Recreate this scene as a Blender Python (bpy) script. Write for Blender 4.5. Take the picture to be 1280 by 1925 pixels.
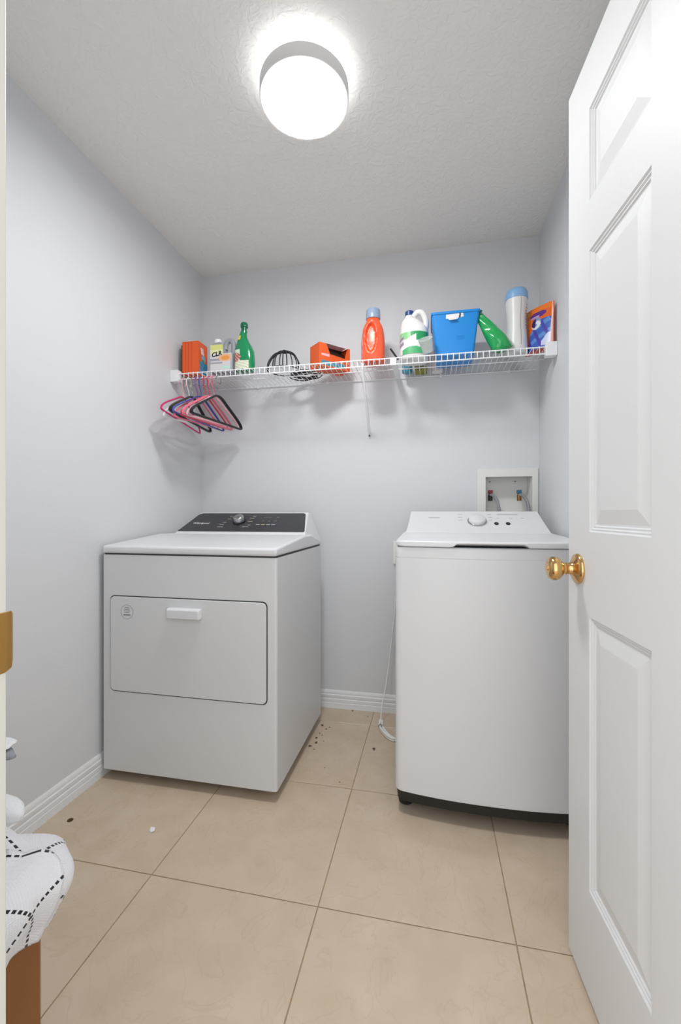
import bpy, bmesh, math, random
from mathutils import Vector, Matrix
random.seed(7)
for o in list(bpy.data.objects): bpy.data.objects.remove(o)
scene = bpy.context.scene
COL = scene.collection

# ------------------------------------------------------------------ camera
F, CX, YH, YAW, EYE = 806.156, 642.643, 965.564, 0.2049, 1.05
cd = bpy.data.cameras.new('camera'); cam = bpy.data.objects.new('camera', cd); COL.objects.link(cam)
cd.sensor_fit = 'HORIZONTAL'; cd.sensor_width = 36.0; cd.lens = F / 1280 * 36.0
cd.shift_x = -(CX - 640) / 1280; cd.shift_y = (YH - 962.5) / 1280
cd.clip_start = 0.01
cam.location = (0, 0, EYE); cam.rotation_euler = (math.pi / 2, 0, YAW)
scene.camera = cam

# ------------------------------------------------------------------ world, exposure
world = bpy.data.worlds.new('world'); scene.world = world; world.use_nodes = True
bg = world.node_tree.nodes['Background']
bg.inputs[0].default_value = (0.97, 0.985, 1.0, 1); bg.inputs[1].default_value = 2.2
LAMP = 82.0; HALO = 4.0
vs = scene.view_settings
vs.view_transform = 'Standard'; vs.look = 'None'; vs.gamma = 1.0; vs.use_curve_mapping = False
vs.exposure = 0.0

# ------------------------------------------------------------------ room numbers (metres)
XL, XR, YB, YF, H = -1.294, 0.521, 2.269, 0.318, 2.421
TX, TY, TS = -0.2957, 1.1086, 0.4997

# ------------------------------------------------------------------ colour + materials
def lin(c):
    if isinstance(c, str): c = tuple(int(c[i:i+2], 16) / 255 for i in (0, 2, 4))
    return tuple((x / 12.92 if x <= 0.04045 else ((x + 0.055) / 1.055) ** 2.4) for x in c)
M = {}
def mat(name, col, rough=0.5, metal=0.0, bump=None, emit=0.0, trans=0.0, spec=None, mottle=None, coat=0.0, sheen=0.0, alpha=1.0):
    m = bpy.data.materials.new(name); m.use_nodes = True; nt = m.node_tree
    b = nt.nodes['Principled BSDF']; c = lin(col)
    b.inputs['Base Color'].default_value = (*c, 1); b.inputs['Roughness'].default_value = rough
    b.inputs['Metallic'].default_value = metal
    if spec is not None: b.inputs['Specular IOR Level'].default_value = spec
    if trans: b.inputs['Transmission Weight'].default_value = trans
    if coat: b.inputs['Coat Weight'].default_value = coat; b.inputs['Coat Roughness'].default_value = 0.08
    if sheen: b.inputs['Sheen Weight'].default_value = sheen
    if alpha < 1: b.inputs['Alpha'].default_value = alpha
    if emit:
        b.inputs['Emission Color'].default_value = (*c, 1); b.inputs['Emission Strength'].default_value = emit
    tc = nt.nodes.new('ShaderNodeTexCoord')
    if mottle:
        sc, amt = mottle
        n = nt.nodes.new('ShaderNodeTexNoise'); n.inputs['Scale'].default_value = sc; n.inputs['Detail'].default_value = 4
        nt.links.new(tc.outputs['Object'], n.inputs['Vector'])
        r = nt.nodes.new('ShaderNodeValToRGB')
        r.color_ramp.elements[0].color = (*[x * (1 - amt) for x in c], 1); r.color_ramp.elements[0].position = 0.3
        r.color_ramp.elements[1].color = (*[min(1, x * (1 + amt)) for x in c], 1); r.color_ramp.elements[1].position = 0.7
        nt.links.new(n.outputs['Fac'], r.inputs['Fac']); nt.links.new(r.outputs['Color'], b.inputs['Base Color'])
    if bump:
        sc, st, dist = bump[:3]
        n = nt.nodes.new('ShaderNodeTexNoise'); n.inputs['Scale'].default_value = sc; n.inputs['Detail'].default_value = 3
        src = tc.outputs['Object']
        if len(bump) > 3:
            mp = nt.nodes.new('ShaderNodeMapping'); mp.inputs['Scale'].default_value = bump[3]
            nt.links.new(src, mp.inputs['Vector']); src = mp.outputs['Vector']
        nt.links.new(src, n.inputs['Vector'])
        bp = nt.nodes.new('ShaderNodeBump'); bp.inputs['Strength'].default_value = st; bp.inputs['Distance'].default_value = dist
        nt.links.new(n.outputs['Fac'], bp.inputs['Height']); nt.links.new(bp.outputs['Normal'], b.inputs['Normal'])
    M[name] = m
    return m

mat('wall_paint', 'd9dbde', 0.55, bump=(170, 0.16, 0.002))
mat('box_plastic', 'e6e6e2', 0.4)
mat('trim_paint', 'eceef0', 0.32)
mat('door_paint', 'dadbdc', 0.5, bump=(60, 0.10, 0.001, (1, 1, 0.06)))
mat('jamb_paint', 'cbc9c1', 0.35)
mat('grout', 'a38c6e', 0.9, mottle=(30, 0.15))
mat('white_enamel', 'dfe0e2', 0.30)
mat('dryer_enamel', 'dadbdc', 0.36)
mat('dark_seam', '3a3a3c', 0.6)
mat('black_panel', '3a3b40', 0.25)
mat('black_plastic', '1d1c1b', 0.45)
mat('foot_rubber', '1a1919', 0.6)
mat('chrome', 'c8cacc', 0.12, 1.0)
mat('silver', 'aeb0b0', 0.28, 0.9)
mat('brass', 'd9b077', 0.16, 1.0)
mat('strike_brass', 'c79a58', 0.3, 1.0)
mat('white_wire', 'eef0f2', 0.35)
mat('print_grey', '6d6f76', 0.6)
mat('print_light', 'adafb4', 0.6)
mat('print_black', '202022', 0.6)
mat('print_white', 'e4e4e4', 0.6)
mat('print_yellow', 'b9b07c', 0.6)
mat('cap_white', 'f0f0ee', 0.4)
mat('orange_card', 'e65f28', 0.5)
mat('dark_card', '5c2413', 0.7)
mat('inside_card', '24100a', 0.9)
mat('jug_grey', '9b9ea6', 0.35)
mat('green_bottle', '0f8a56', 0.15, coat=0.3)
mat('green_cap', '12694a', 0.3)
mat('cable_black', '1c1c1e', 0.45)
mat('red_bottle', 'ee5f3b', 0.3)
mat('cap_bluegrey', '93a5bd', 0.3)
mat('bleach_white', 'eceae8', 0.38)
mat('cap_navy', '2f4a86', 0.35)
mat('cup_clear', 'dfe6e2', 0.15, alpha=0.55)
mat('cap_orange', 'f07a18', 0.35)
mat('bin_blue', '1e8cdc', 0.35)
mat('paper_white', 'eceaea', 0.7)
mat('bag_green', '1fa457', 0.2, coat=0.4, bump=(30, 0.35, 0.006))
mat('canister_white', 'e4e3e2', 0.35)
mat('lid_lightblue', '86b4df', 0.3)
mat('seam_grey', '8f887c', 0.6)
mat('pouch_red', 'd2452a', 0.35)
mat('teal', '3f93ad', 0.4)
mat('olive', '8d8a35', 0.7)
mat('cardboard', '8a5a30', 0.8, mottle=(8, 0.06))
mat('towel', 'd9dadb', 0.95, bump=(200, 0.4, 0.003))
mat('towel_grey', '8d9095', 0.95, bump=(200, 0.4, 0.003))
mat('cord_white', 'ebebe6', 0.4)
mat('lint', '5a4f46', 1.0)
mat('coin', '5a3e26', 0.45, 0.6)
mat('hose_grey', '8e9094', 0.5)
mat('valve_red', '7d1f2c', 0.4)
mat('valve_blue', '2a6a8f', 0.4)
mat('valve_brass', '9c7047', 0.35, 0.8)
mat('lamp_metal', 'e6e6e6', 0.5)
mat('hanger_pink', 'e8788e', 0.35)
mat('hanger_hot', 'd42a72', 0.3)
mat('hanger_red', 'd23a50', 0.35)
mat('hanger_white', 'eae6e6', 0.35)
mat('hanger_purple', '8a4fa8', 0.35)
mat('hanger_blue', '4a4fa5', 0.35)
mat('hanger_black', '141316', 0.9, sheen=0.2)
mat('hanger_palepink', 'efb3bb', 0.35)
mat('hook_steel', 'b9b9bb', 0.25, 1.0)
mat('lamp_glow', 'ffffff', 0.5, emit=LAMP)
mat('halo_glow', 'ffffff', 0.5, emit=HALO)

# printed colours carried by the mesh (flat print on packaging)
m = bpy.data.materials.new('print_colour'); m.use_nodes = True
a = m.node_tree.nodes.new('ShaderNodeAttribute'); a.attribute_name = 'print'
m.node_tree.nodes['Principled BSDF'].inputs['Roughness'].default_value = 0.35
m.node_tree.links.new(a.outputs['Color'], m.node_tree.nodes['Principled BSDF'].inputs['Base Color']); M['print_colour'] = m

# knockdown ceiling
m = mat('ceiling_paint', 'efefec', 0.8); nt = m.node_tree; b = nt.nodes['Principled BSDF']
tc = nt.nodes.new('ShaderNodeTexCoord'); n1 = nt.nodes.new('ShaderNodeTexNoise'); n1.inputs['Scale'].default_value = 34; n1.inputs['Detail'].default_value = 5; n1.inputs['Distortion'].default_value = 1.2
nt.links.new(tc.outputs['Object'], n1.inputs['Vector'])
r = nt.nodes.new('ShaderNodeValToRGB'); r.color_ramp.elements[0].position = 0.42; r.color_ramp.elements[1].position = 0.60
nt.links.new(n1.outputs['Fac'], r.inputs['Fac'])
bp = nt.nodes.new('ShaderNodeBump'); bp.inputs['Strength'].default_value = 0.35; bp.inputs['Distance'].default_value = 0.004
nt.links.new(r.outputs['Color'], bp.inputs['Height']); nt.links.new(bp.outputs['Normal'], b.inputs['Normal'])

# polished beige tile with faint veins
m = mat('tile', 'c6b49c', 0.13, spec=0.45); nt = m.node_tree; b = nt.nodes['Principled BSDF']
tc = nt.nodes.new('ShaderNodeTexCoord'); oi = nt.nodes.new('ShaderNodeObjectInfo')
ad = nt.nodes.new('ShaderNodeVectorMath'); ad.operation = 'ADD'
sc = nt.nodes.new('ShaderNodeVectorMath'); sc.operation = 'SCALE'; sc.inputs['Scale'].default_value = 0.7
cb = nt.nodes.new('ShaderNodeCombineXYZ')
for k in range(3): nt.links.new(oi.outputs['Random'], cb.inputs[k])
sc2 = nt.nodes.new('ShaderNodeVectorMath'); sc2.operation = 'SCALE'; sc2.inputs['Scale'].default_value = 20
nt.links.new(cb.outputs[0], sc2.inputs[0])
nt.links.new(tc.outputs['Object'], ad.inputs[0]); nt.links.new(sc2.outputs[0], ad.inputs[1])
n1 = nt.nodes.new('ShaderNodeTexNoise'); n1.inputs['Scale'].default_value = 5; n1.inputs['Detail'].default_value = 6; n1.inputs['Distortion'].default_value = 2.0
nt.links.new(ad.outputs[0], n1.inputs['Vector'])
rv = nt.nodes.new('ShaderNodeValToRGB')           # thin veins where the noise crosses 0.5
e = rv.color_ramp.elements; e[0].position = 0.485; e[0].color = (0, 0, 0, 1); e[1].position = 0.5; e[1].color = (1, 1, 1, 1)
e2 = e.new(0.515); e2.color = (0, 0, 0, 1)
nt.links.new(n1.outputs['Fac'], rv.inputs['Fac'])
n2 = nt.nodes.new('ShaderNodeTexNoise'); n2.inputs['Scale'].default_value = 11; n2.inputs['Detail'].default_value = 5
nt.links.new(ad.outputs[0], n2.inputs['Vector'])
rb = nt.nodes.new('ShaderNodeValToRGB'); rb.color_ramp.elements[0].position = 0.25; rb.color_ramp.elements[1].position = 0.75
rb.color_ramp.elements[0].color = (*lin('c3b099'), 1); rb.color_ramp.elements[1].color = (*lin('cebda8'), 1)
nt.links.new(n2.outputs['Fac'], rb.inputs['Fac'])
mx = nt.nodes.new('ShaderNodeMixRGB'); mx.inputs['Color2'].default_value = (*lin('b0987c'), 1)
mu = nt.nodes.new('ShaderNodeMath'); mu.operation = 'MULTIPLY'; mu.inputs[1].default_value = 0.22
nt.links.new(rv.outputs['Color'], mu.inputs[0]); nt.links.new(mu.outputs[0], mx.inputs['Fac'])
nt.links.new(rb.outputs['Color'], mx.inputs['Color1']); nt.links.new(mx.outputs[0], b.inputs['Base Color'])

# white waffle blanket with dashed black check, on the cloth's own UV (metres)
m = mat('blanket', 'e6e6e8', 0.95, sheen=0.2); nt = m.node_tree; b = nt.nodes['Principled BSDF']
uv = nt.nodes.new('ShaderNodeUVMap'); uv.uv_map = 'UVMap'
sp = nt.nodes.new('ShaderNodeSeparateXYZ'); nt.links.new(uv.outputs[0], sp.inputs[0])
def mth(op, a, bb=None, clamp=False):
    n = nt.nodes.new('ShaderNodeMath'); n.operation = op; n.use_clamp = clamp
    for i, s in enumerate((a, bb)):
        if s is None: continue
        if isinstance(s, (int, float)): n.inputs[i].default_value = s
        else: nt.links.new(s, n.inputs[i])
    return n.outputs[0]
def dash(u, v):
    line = mth('LESS_THAN', mth('ABSOLUTE', mth('SUBTRACT', mth('FRACT', mth('DIVIDE', u, 0.105)), 0.5)), 0.026)
    d = mth('LESS_THAN', mth('FRACT', mth('DIVIDE', v, 0.0105)), 0.62)
    return mth('MULTIPLY', line, d)
fac = mth('MAXIMUM', dash(sp.outputs[0], sp.outputs[1]), dash(sp.outputs[1], sp.outputs[0]))
mx = nt.nodes.new('ShaderNodeMixRGB'); mx.inputs['Color1'].default_value = (*lin('dcdcdf'), 1); mx.inputs['Color2'].default_value = (*lin('1d1d20'), 1)
nt.links.new(fac, mx.inputs['Fac']); nt.links.new(mx.outputs[0], b.inputs['Base Color'])
wv = mth('MULTIPLY', mth('SINE', mth('MULTIPLY', sp.outputs[0], 1100)), mth('SINE', mth('MULTIPLY', sp.outputs[1], 1100)))
bp = nt.nodes.new('ShaderNodeBump'); bp.inputs['Strength'].default_value = 0.3; bp.inputs['Distance'].default_value = 0.002
nt.links.new(wv, bp.inputs['Height']); nt.links.new(bp.outputs['Normal'], b.inputs['Normal'])

# ------------------------------------------------------------------ mesh helpers
def link(o, parent=None):
    COL.objects.link(o)
    if parent is not None: o.parent = parent
    return o
class MB:
    def __init__(s): s.v = []; s.f = []
    def add(s, vs, fs):
        n = len(s.v); s.v += [tuple(x) for x in vs]; s.f += [tuple(i + n for i in f) for f in fs]; return s
    def box(s, x0, x1, y0, y1, z0, z1):
        return s.add([(x0,y0,z0),(x1,y0,z0),(x1,y1,z0),(x0,y1,z0),(x0,y0,z1),(x1,y0,z1),(x1,y1,z1),(x0,y1,z1)],
            [(0,3,2,1),(4,5,6,7),(0,1,5,4),(1,2,6,5),(2,3,7,6),(3,0,4,7)])
    def loft(s, rings, cap0=True, cap1=True, closed=True):
        n = len(rings[0]); vs = [p for r in rings for p in r]; fs = []
        for i in range(len(rings) - 1):
            for j in range(n if closed else n - 1):
                k = (j + 1) % n
                fs.append((i*n+j, i*n+k, (i+1)*n+k, (i+1)*n+j))
        if cap0: fs.append(tuple(reversed(range(n))))
        if cap1: fs.append(tuple((len(rings)-1)*n + j for j in range(n)))
        return s.add(vs, fs)
    def lathe(s, prof, n=24, c=(0,0,0), axis='z'):
        rings = []
        for r, z in prof:
            ring = []
            for j in range(n):
                t = 2*math.pi*j/n; p = (r*math.cos(t), r*math.sin(t), z)
                if axis == 'x': p = (p[2], p[0], p[1])
                if axis == 'y': p = (p[1], p[2], p[0])
                ring.append((c[0]+p[0], c[1]+p[1], c[2]+p[2]))
            rings.append(ring)
        return s.loft(rings)
    def tube(s, path, r, n=8, closed=False, flat=None):
        P = [Vector(p) for p in path]; N = len(P); T = []
        for i in range(N):
            a = P[(i-1) % N] if (closed or i > 0) else P[0]; b = P[(i+1) % N] if (closed or i < N-1) else P[-1]
            T.append((b-a).normalized() if (b-a).length > 1e-9 else Vector((0,0,1)))
        up = Vector((0,0,1)) if abs(T[0].z) < 0.9 else Vector((1,0,0))
        u = (up - T[0]*up.dot(T[0])).normalized(); rings = []
        for i in range(N):
            u = (u - T[i]*u.dot(T[i])).normalized(); w = T[i].cross(u)
            rr_ = r[i] if isinstance(r, (list, tuple)) else r
            ring = []
            for j in range(n):
                t = 2*math.pi*j/n
                ring.append(tuple(P[i] + (u*math.cos(t)*(flat or 1) + w*math.sin(t))*rr_))
            rings.append(ring)
        if closed: rings.append(rings[0]); return s.loft(rings, False, False)
        return s.loft(rings)
    def build(s, name, material, parent=None, bevel=0, seg=3, angle=40, smooth=True, bang=30):
        me = bpy.data.meshes.new(name); me.from_pydata(s.v, [], s.f)
        bm = bmesh.new(); bm.from_mesh(me)
        bmesh.ops.remove_doubles(bm, verts=bm.verts, dist=1e-6)
        bmesh.ops.recalc_face_normals(bm, faces=bm.faces)
        if bevel:
            es = [e for e in bm.edges if len(e.link_faces) == 2 and e.calc_face_angle(0) > math.radians(bang)]
            bmesh.ops.bevel(bm, geom=es, offset=bevel, segments=seg, profile=0.5, affect='EDGES', clamp_overlap=True)
        bm.to_mesh(me); bm.free()
        if smooth:
            me.polygons.foreach_set('use_smooth', [True]*len(me.polygons)); me.set_sharp_from_angle(angle=math.radians(angle))
        me.materials.append(M[material])
        o = link(bpy.data.objects.new(name, me), parent)
        if smooth and (bevel or name in ('cabinet', 'lid', 'door')):
            wn_ = o.modifiers.new('weighted_normals', 'WEIGHTED_NORMAL'); wn_.keep_sharp = True; wn_.weight = 60
        return o
def empty(name, loc, label, cat, group=None, rz=0):
    o = bpy.data.objects.new(name, None); o.location = loc; o.rotation_euler = (0, 0, rz); o.empty_display_size = 0.05
    link(o); return tag(o, label, cat, group)
def tag(o, label, cat, group=None):
    o['label'] = label; o['category'] = cat
    if group: o['group'] = group
    return o
def struct(o, label=None):
    o['kind'] = 'structure'
    if label: o['label'] = label
    return o
def rrect(cx, cy, w, d, r, z, n=6):
    pts = []; r = min(r, w/2-1e-5, d/2-1e-5)
    for sx, sy, a0 in ((1,1,0),(-1,1,90),(-1,-1,180),(1,-1,270)):
        for k in range(n+1):
            t = math.radians(a0 + 90*k/n)
            pts.append((cx+sx*(w/2-r)+r*math.cos(t), cy+sy*(d/2-r)+r*math.sin(t), z))
    return pts
def arc(c, r, a0, a1, n, f):
    return [f(c[0]+r*math.cos(math.radians(a0+(a1-a0)*k/n)), c[1]+r*math.sin(math.radians(a0+(a1-a0)*k/n))) for k in range(n+1)]
def smoothpath(pts, n=6):
    out = []; P = [Vector(p) for p in pts]
    for i in range(len(P)-1):
        p0 = P[max(i-1,0)]; p1 = P[i]; p2 = P[i+1]; p3 = P[min(i+2,len(P)-1)]
        for k in range(n):
            t = k/n
            out.append(0.5*((2*p1)+(p2-p0)*t+(2*p0-5*p1+4*p2-p3)*t*t+(3*p1-p0-3*p2+p3)*t**3))
    out.append(P[-1]); return out
def patch(name, fn, colour, parent, nu=40, nv=40):
    """thin printed patch: fn(u,v)->point, colour(u,v)->sRGB hex or None"""
    vs = [fn(i/nu, j/nv) for j in range(nv+1) for i in range(nu+1)]; fs = []; cs = []
    for j in range(nv):
        for i in range(nu):
            c = colour((i+.5)/nu, (j+.5)/nv)
            if c is None: continue
            k = j*(nu+1)+i; fs.append((k, k+1, k+nu+2, k+nu+1)); cs.append(lin(c))
    me = bpy.data.meshes.new(name); me.from_pydata(vs, [], fs)
    at = me.color_attributes.new('print', 'FLOAT_COLOR', 'CORNER')
    for p, c in zip(me.polygons, cs):
        for li in p.loop_indices: at.data[li].color = (*c, 1)
        p.use_smooth = True
    me.materials.append(M['print_colour'])
    return link(bpy.data.objects.new(name, me), parent)
def quadfn(a, b, c, d):
    a, b, c, d = map(Vector, (a, b, c, d))
    return lambda u, v: tuple((a*(1-u)+b*u)*(1-v)+(d*(1-u)+c*u)*v)
def text(s, name, size, material, parent, origin, right, up, extrude=0.0002, shear=0, align='CENTER', bold=0):
    cu = bpy.data.curves.new('t', 'FONT'); cu.body = s; cu.size = size; cu.align_x = align; cu.align_y = 'CENTER'; cu.extrude = extrude; cu.shear = shear; cu.offset = bold; cu.resolution_u = 3
    o = bpy.data.objects.new('t', cu); COL.objects.link(o); bpy.context.view_layer.update()
    me = bpy.data.meshes.new_from_object(o.evaluated_get(bpy.context.evaluated_depsgraph_get()))
    bpy.data.objects.remove(o); bpy.data.curves.remove(cu)
    r = Vector(right).normalized(); u = Vector(up).normalized(); w = r.cross(u)
    mt = Matrix(((r.x,u.x,w.x,origin[0]),(r.y,u.y,w.y,origin[1]),(r.z,u.z,w.z,origin[2]),(0,0,0,1)))
    me.transform(mt); me.materials.clear(); me.materials.append(M[material]); me.name = name
    return link(bpy.data.objects.new(name, me), parent)

# ================================================================== THE SETTING
# floor: grout bed + one object per tile
floor = struct(MB().box(XL-0.1, XR+0.1, -1.6, YB+0.1, -0.06, -0.0016).build('floor', 'grout'), 'polished beige ceramic tile floor with thin brown grout')
g = 0.0015
xs = [XL-0.02] + [TX+k*TS for k in (-1, 0, 1)] + [XR+0.02]
ys = [-1.6] + [TY+k*TS for k in range(-5, 3)] + [YB+0.02]
for i in range(len(xs)-1):
    for j in range(len(ys)-1):
        x0, x1, y0, y1 = xs[i]+g, xs[i+1]-g, ys[j]+g, ys[j+1]-g
        if y1-y0 < 0.02: continue
        MB().box(x0, x1, y0, y1, -0.0016, 0).build('tile', 'tile', floor, bevel=0.0006, seg=1)
struct(MB().box(XL-0.12, XR+0.12, YF-0.11, YB+0.2, H, H+0.1).build('ceiling', 'ceiling_paint'), 'white textured ceiling')
struct(MB().box(XL-0.1, XL, YF-0.11, YB+0.2, -0.06, H).build('wall_left', 'wall_paint'), 'pale blue-grey painted left wall')
struct(MB().box(XR, XR+0.1, YF-0.11, YB+0.2, -0.06, H).build('wall_right', 'wall_paint'), 'pale blue-grey painted right wall')
BX0, BX1, BZ0, BZ1 = 0.262, 0.492, 1.04, 1.240     # hole for the washer outlet box
w = MB()
w.box(XL, BX0, YB, YB+0.1, -0.06, H); w.box(BX1, XR, YB, YB+0.1, -0.06, H)
w.box(BX0, BX1, YB, YB+0.1, -0.06, BZ0); w.box(BX0, BX1, YB, YB+0.1, BZ1, H)
struct(w.build('wall_back', 'wall_paint', smooth=False), 'pale blue-grey back wall behind the machines')
JX0, JX1 = -0.394, 0.424
w = MB(); y0 = YF-0.11
w.box(XL, JX0-0.018, y0, YF, -0.06, H); w.box(JX1+0.018, XR, y0, YF, -0.06, H); w.box(JX0-0.018, JX1+0.018, y0, YF, 2.07, H)
struct(w.build('wall_front', 'wall_paint', smooth=False), 'wall around the doorway')
# door jambs: left one fills the photo's left edge
struct(MB().box(JX0-0.018, JX0, y0-0.012, 0.3335, 0, 2.07).build('trim_1', 'jamb_paint', bevel=0.0015, seg=2), 'off-white door jamb at the left edge')
struct(MB().box(JX1, JX1+0.018, y0-0.012, 0.326, 0, 2.07).build('trim_2', 'jamb_paint', bevel=0.0015, seg=2), 'off-white hinge-side door jamb')
struct(MB().box(JX0-0.018, JX1+0.018, y0-0.012, 0.326, 2.052, 2.07).build('trim_3', 'jamb_paint', bevel=0.0015, seg=2), 'off-white head jamb over the doorway')
# baseboards with stepped profile
def baseboard(name, path, label):
    prof = [(0,0),(0.0105,0),(0.0105,0.028),(0.0085,0.031),(0.0105,0.034),(0.0105,0.048),(0.008,0.0515),(0.0095,0.055),(0.0095,0.070),(0.0065,0.074),(0.0075,0.078),(0.0055,0.089),(0.003,0.0945),(0,0.0945)]
    (a, b, n) = path; a = Vector(a); b = Vector(b); n = Vector(n)
    rings = [[tuple(p + n*q + Vector((0,0,z))) for q, z in prof] for p in (a, b)]
    struct(MB().loft(rings).build(name, 'trim_paint', angle=25), label)
baseboard('baseboard_left', ((XL, YF, 0), (XL, YB, 0), (1, 0, 0)), 'white moulded baseboard along the left wall')
baseboard('baseboard_back', ((XL, YB, 0), (XR, YB, 0), (0, -1, 0)), 'white moulded baseboard along the back wall')
baseboard('baseboard_right', ((XR, YF, 0), (XR, YB, 0), (-1, 0, 0)), 'white moulded baseboard along the right wall')

# ------------------------------------------------------------------ the open six-panel door
DW, DT, DZ0, DZ1 = 0.812, 0.035, 0.0125, 2.0405
door_rot = math.radians(4.15)
# local frame: x = along the door from the free edge towards the hinge, y = out of the visible face, z = up
cols = [(0.1114, 0.3407), (0.4715, 0.7008)]; rows = [(0.241, 0.828), (1.011, 1.613), (1.720, 1.917)]
ux = [0, cols[0][0], cols[0][1], cols[1][0], cols[1][1], DW]; uz = [DZ0, rows[0][0], rows[0][1], rows[1][0], rows[1][1], rows[2][0], rows[2][1], DZ1]
dm = MB()
for i in range(5):
    for j in range(7):
        if i in (1, 3) and j in (1, 3, 5): continue
        dm.add([(ux[i],0,uz[j]),(ux[i+1],0,uz[j]),(ux[i+1],0,uz[j+1]),(ux[i],0,uz[j+1])], [(0,1,2,3)])
dm.add([(0,0,DZ0),(DW,0,DZ0),(DW,-DT,DZ0),(0,-DT,DZ0),(0,0,DZ1),(DW,0,DZ1),(DW,-DT,DZ1),(0,-DT,DZ1)], [(0,1,2,3),(4,5,6,7),(0,3,7,4),(1,2,6,5),(2,3,7,6)])
door = dm.build('door_1', 'door_paint', smooth=False)
struct(door, 'white six-panel door standing open on the right')
door.location = (0.3236, 1.1186, 0)
# local x -> (sin, -cos), local y -> (-cos, -sin)
sr, cr = math.sin(door_rot), math.cos(door_rot)
door.matrix_world = Matrix(((sr, -cr, 0, 0.3236), (-cr, -sr, 0, 1.1186), (0, 0, 1, 0), (0, 0, 0, 1)))
pp = [(0,0),(0.003,0.0035),(0.006,0.003),(0.009,0.006),(0.012,0.0055),(0.0145,0.0085),(0.018,0.0085),(0.046,0.0025),(0.049,0.0025)]
for (a, b_) in cols:
    for (c, d_) in rows:
        rings = [[(a+o, -q, c+o), (b_-o, -q, c+o), (b_-o, -q, d_-o), (a+o, -q, d_-o)] for o, q in pp]
        MB().loft(rings, cap0=False).build('panel', 'door_paint', door, angle=12)
kz, ku = 0.925, 0.056
k = MB().lathe([(0.0, -0.001),(0.0335,-0.001),(0.0345,0.002),(0.033,0.006),(0.026,0.010),(0.018,0.013),(0.0135,0.016),(0.0125,0.024),(0.0145,0.026),(0.0145,0.0275),(0.0125,0.029),(0.013,0.034),(0.019,0.037),(0.0245,0.043),(0.0272,0.050),(0.0268,0.057),(0.0235,0.063),(0.0165,0.0665),(0.013,0.067),(0.0,0.0665)], 36, (ku, 0, kz), 'y').build('door_knob', 'brass', door, angle=50)
MB().lathe([(0.0,0.0665),(0.005,0.0668),(0.005,0.0685),(0,0.0685)], 16, (ku, 0, kz), 'y').build('lock_button', 'brass', k)
# strike plate on the left jamb, lip curling into the room
sz = 0.9285
st = MB().loft([[(x, y, z) for (x, y, z) in ring] for ring in (
    [(JX0, 0.290, sz-0.028), (JX0, 0.290, sz+0.028), (JX0+0.0015, 0.290, sz+0.028), (JX0+0.0015, 0.290, sz-0.028)],
    [(JX0, 0.331, sz-0.0285), (JX0, 0.331, sz+0.0285), (JX0+0.0015, 0.331, sz+0.0285), (JX0+0.0015, 0.331, sz-0.0285)],
    [(JX0-0.001, 0.337, sz-0.026), (JX0-0.001, 0.337, sz+0.0285), (JX0+0.0008, 0.338, sz+0.0285), (JX0+0.0008, 0.338, sz-0.026)],
    [(JX0-0.005, 0.3415, sz-0.020), (JX0-0.005, 0.3415, sz+0.025), (JX0-0.0035, 0.343, sz+0.025), (JX0-0.0035, 0.343, sz-0.020)])]).build('strike_plate', 'strike_brass', None, bevel=0.0008, seg=2)
tag(st, 'brass strike plate on the off-white jamb at the left edge', 'strike plate')

# ================================================================== CEILING LAMP
LX, LY = -0.388, 1.290
lamp = empty('ceiling_lamp', (LX, LY, H), 'round white flush drum lamp glowing on the ceiling', 'lamp')
MB().lathe([(0, 0), (0.085, 0), (0.085, -0.036), (0, -0.036)], 40).build('mounting_base', 'lamp_metal', lamp)
MB().lathe([(0.0, -0.040), (0.135, -0.040), (0.138, -0.043), (0.138, -0.080), (0.136, -0.083), (0.131, -0.083), (0.131, -0.079), (0, -0.079)], 64).build('drum_housing', 'lamp_metal', lamp)
MB().lathe([(0, -0.079), (0.1305, -0.079), (0.1305, -0.083), (0.128, -0.0845), (0, -0.085)], 64).build('diffuser', 'lamp_glow', lamp)
hr = MB(); hr.loft([[(r_*math.cos(t), r_*math.sin(t), z) for t in [2*math.pi*j/64 for j in range(64)]] for r_, z in ((0.09, -0.0395), (0.130, -0.0395), (0.130, -0.037), (0.09, -0.037), (0.09, -0.0395))], False, False)
hr.build('halo_ring', 'halo_glow', lamp)

# ================================================================== DRYER
DX0, DX1, DY0, DY1 = -1.2755, -0.546, 1.471, 2.111
dcx = (DX0+DX1)/2
dry = empty('clothes_dryer', (dcx, DY0, 0), 'white front-loading clothes dryer with black sloped control panel, left of the washer', 'dryer')
L = lambda x, y, z: (x-dcx, y-DY0, z)
hw = (DX1-DX0)/2; dp = DY1-DY0
# cabinet: rounded vertical corners
ring = lambda z, o=0: rrect(0, dp/2, 2*hw-2*o, dp-2*o, 0.010, z, 4)
MB().loft([ring(0.038, 0.004), ring(0.041), ring(0.8885)]).build('cabinet', 'dryer_enamel', dry, angle=40)
MB().loft([ring(0.8885, 0.004), ring(0.8940, 0.004)]).build('top_seam', 'dark_seam', dry)
# lid: rises gently towards the back
lid = MB().loft([[(-hw, -0.004, 0.894), (hw, -0.004, 0.894), (hw, -0.004, 0.924), (-hw, -0.004, 0.924)],
                 [(-hw, 0.36, 0.894), (hw, 0.36, 0.894), (hw, 0.36, 0.955), (-hw, 0.36, 0.955)],
                 [(-hw, 0.47, 0.894), (hw, 0.47, 0.894), (hw, 0.47, 0.952), (-hw, 0.47, 0.952)],
                 [(-hw, dp, 0.894), (hw, dp, 0.894), (hw, dp, 0.915), (-hw, dp, 0.915)]])
lid.build('lid', 'white_enamel', dry, bevel=0.014, seg=5, bang=40, angle=60)
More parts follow.
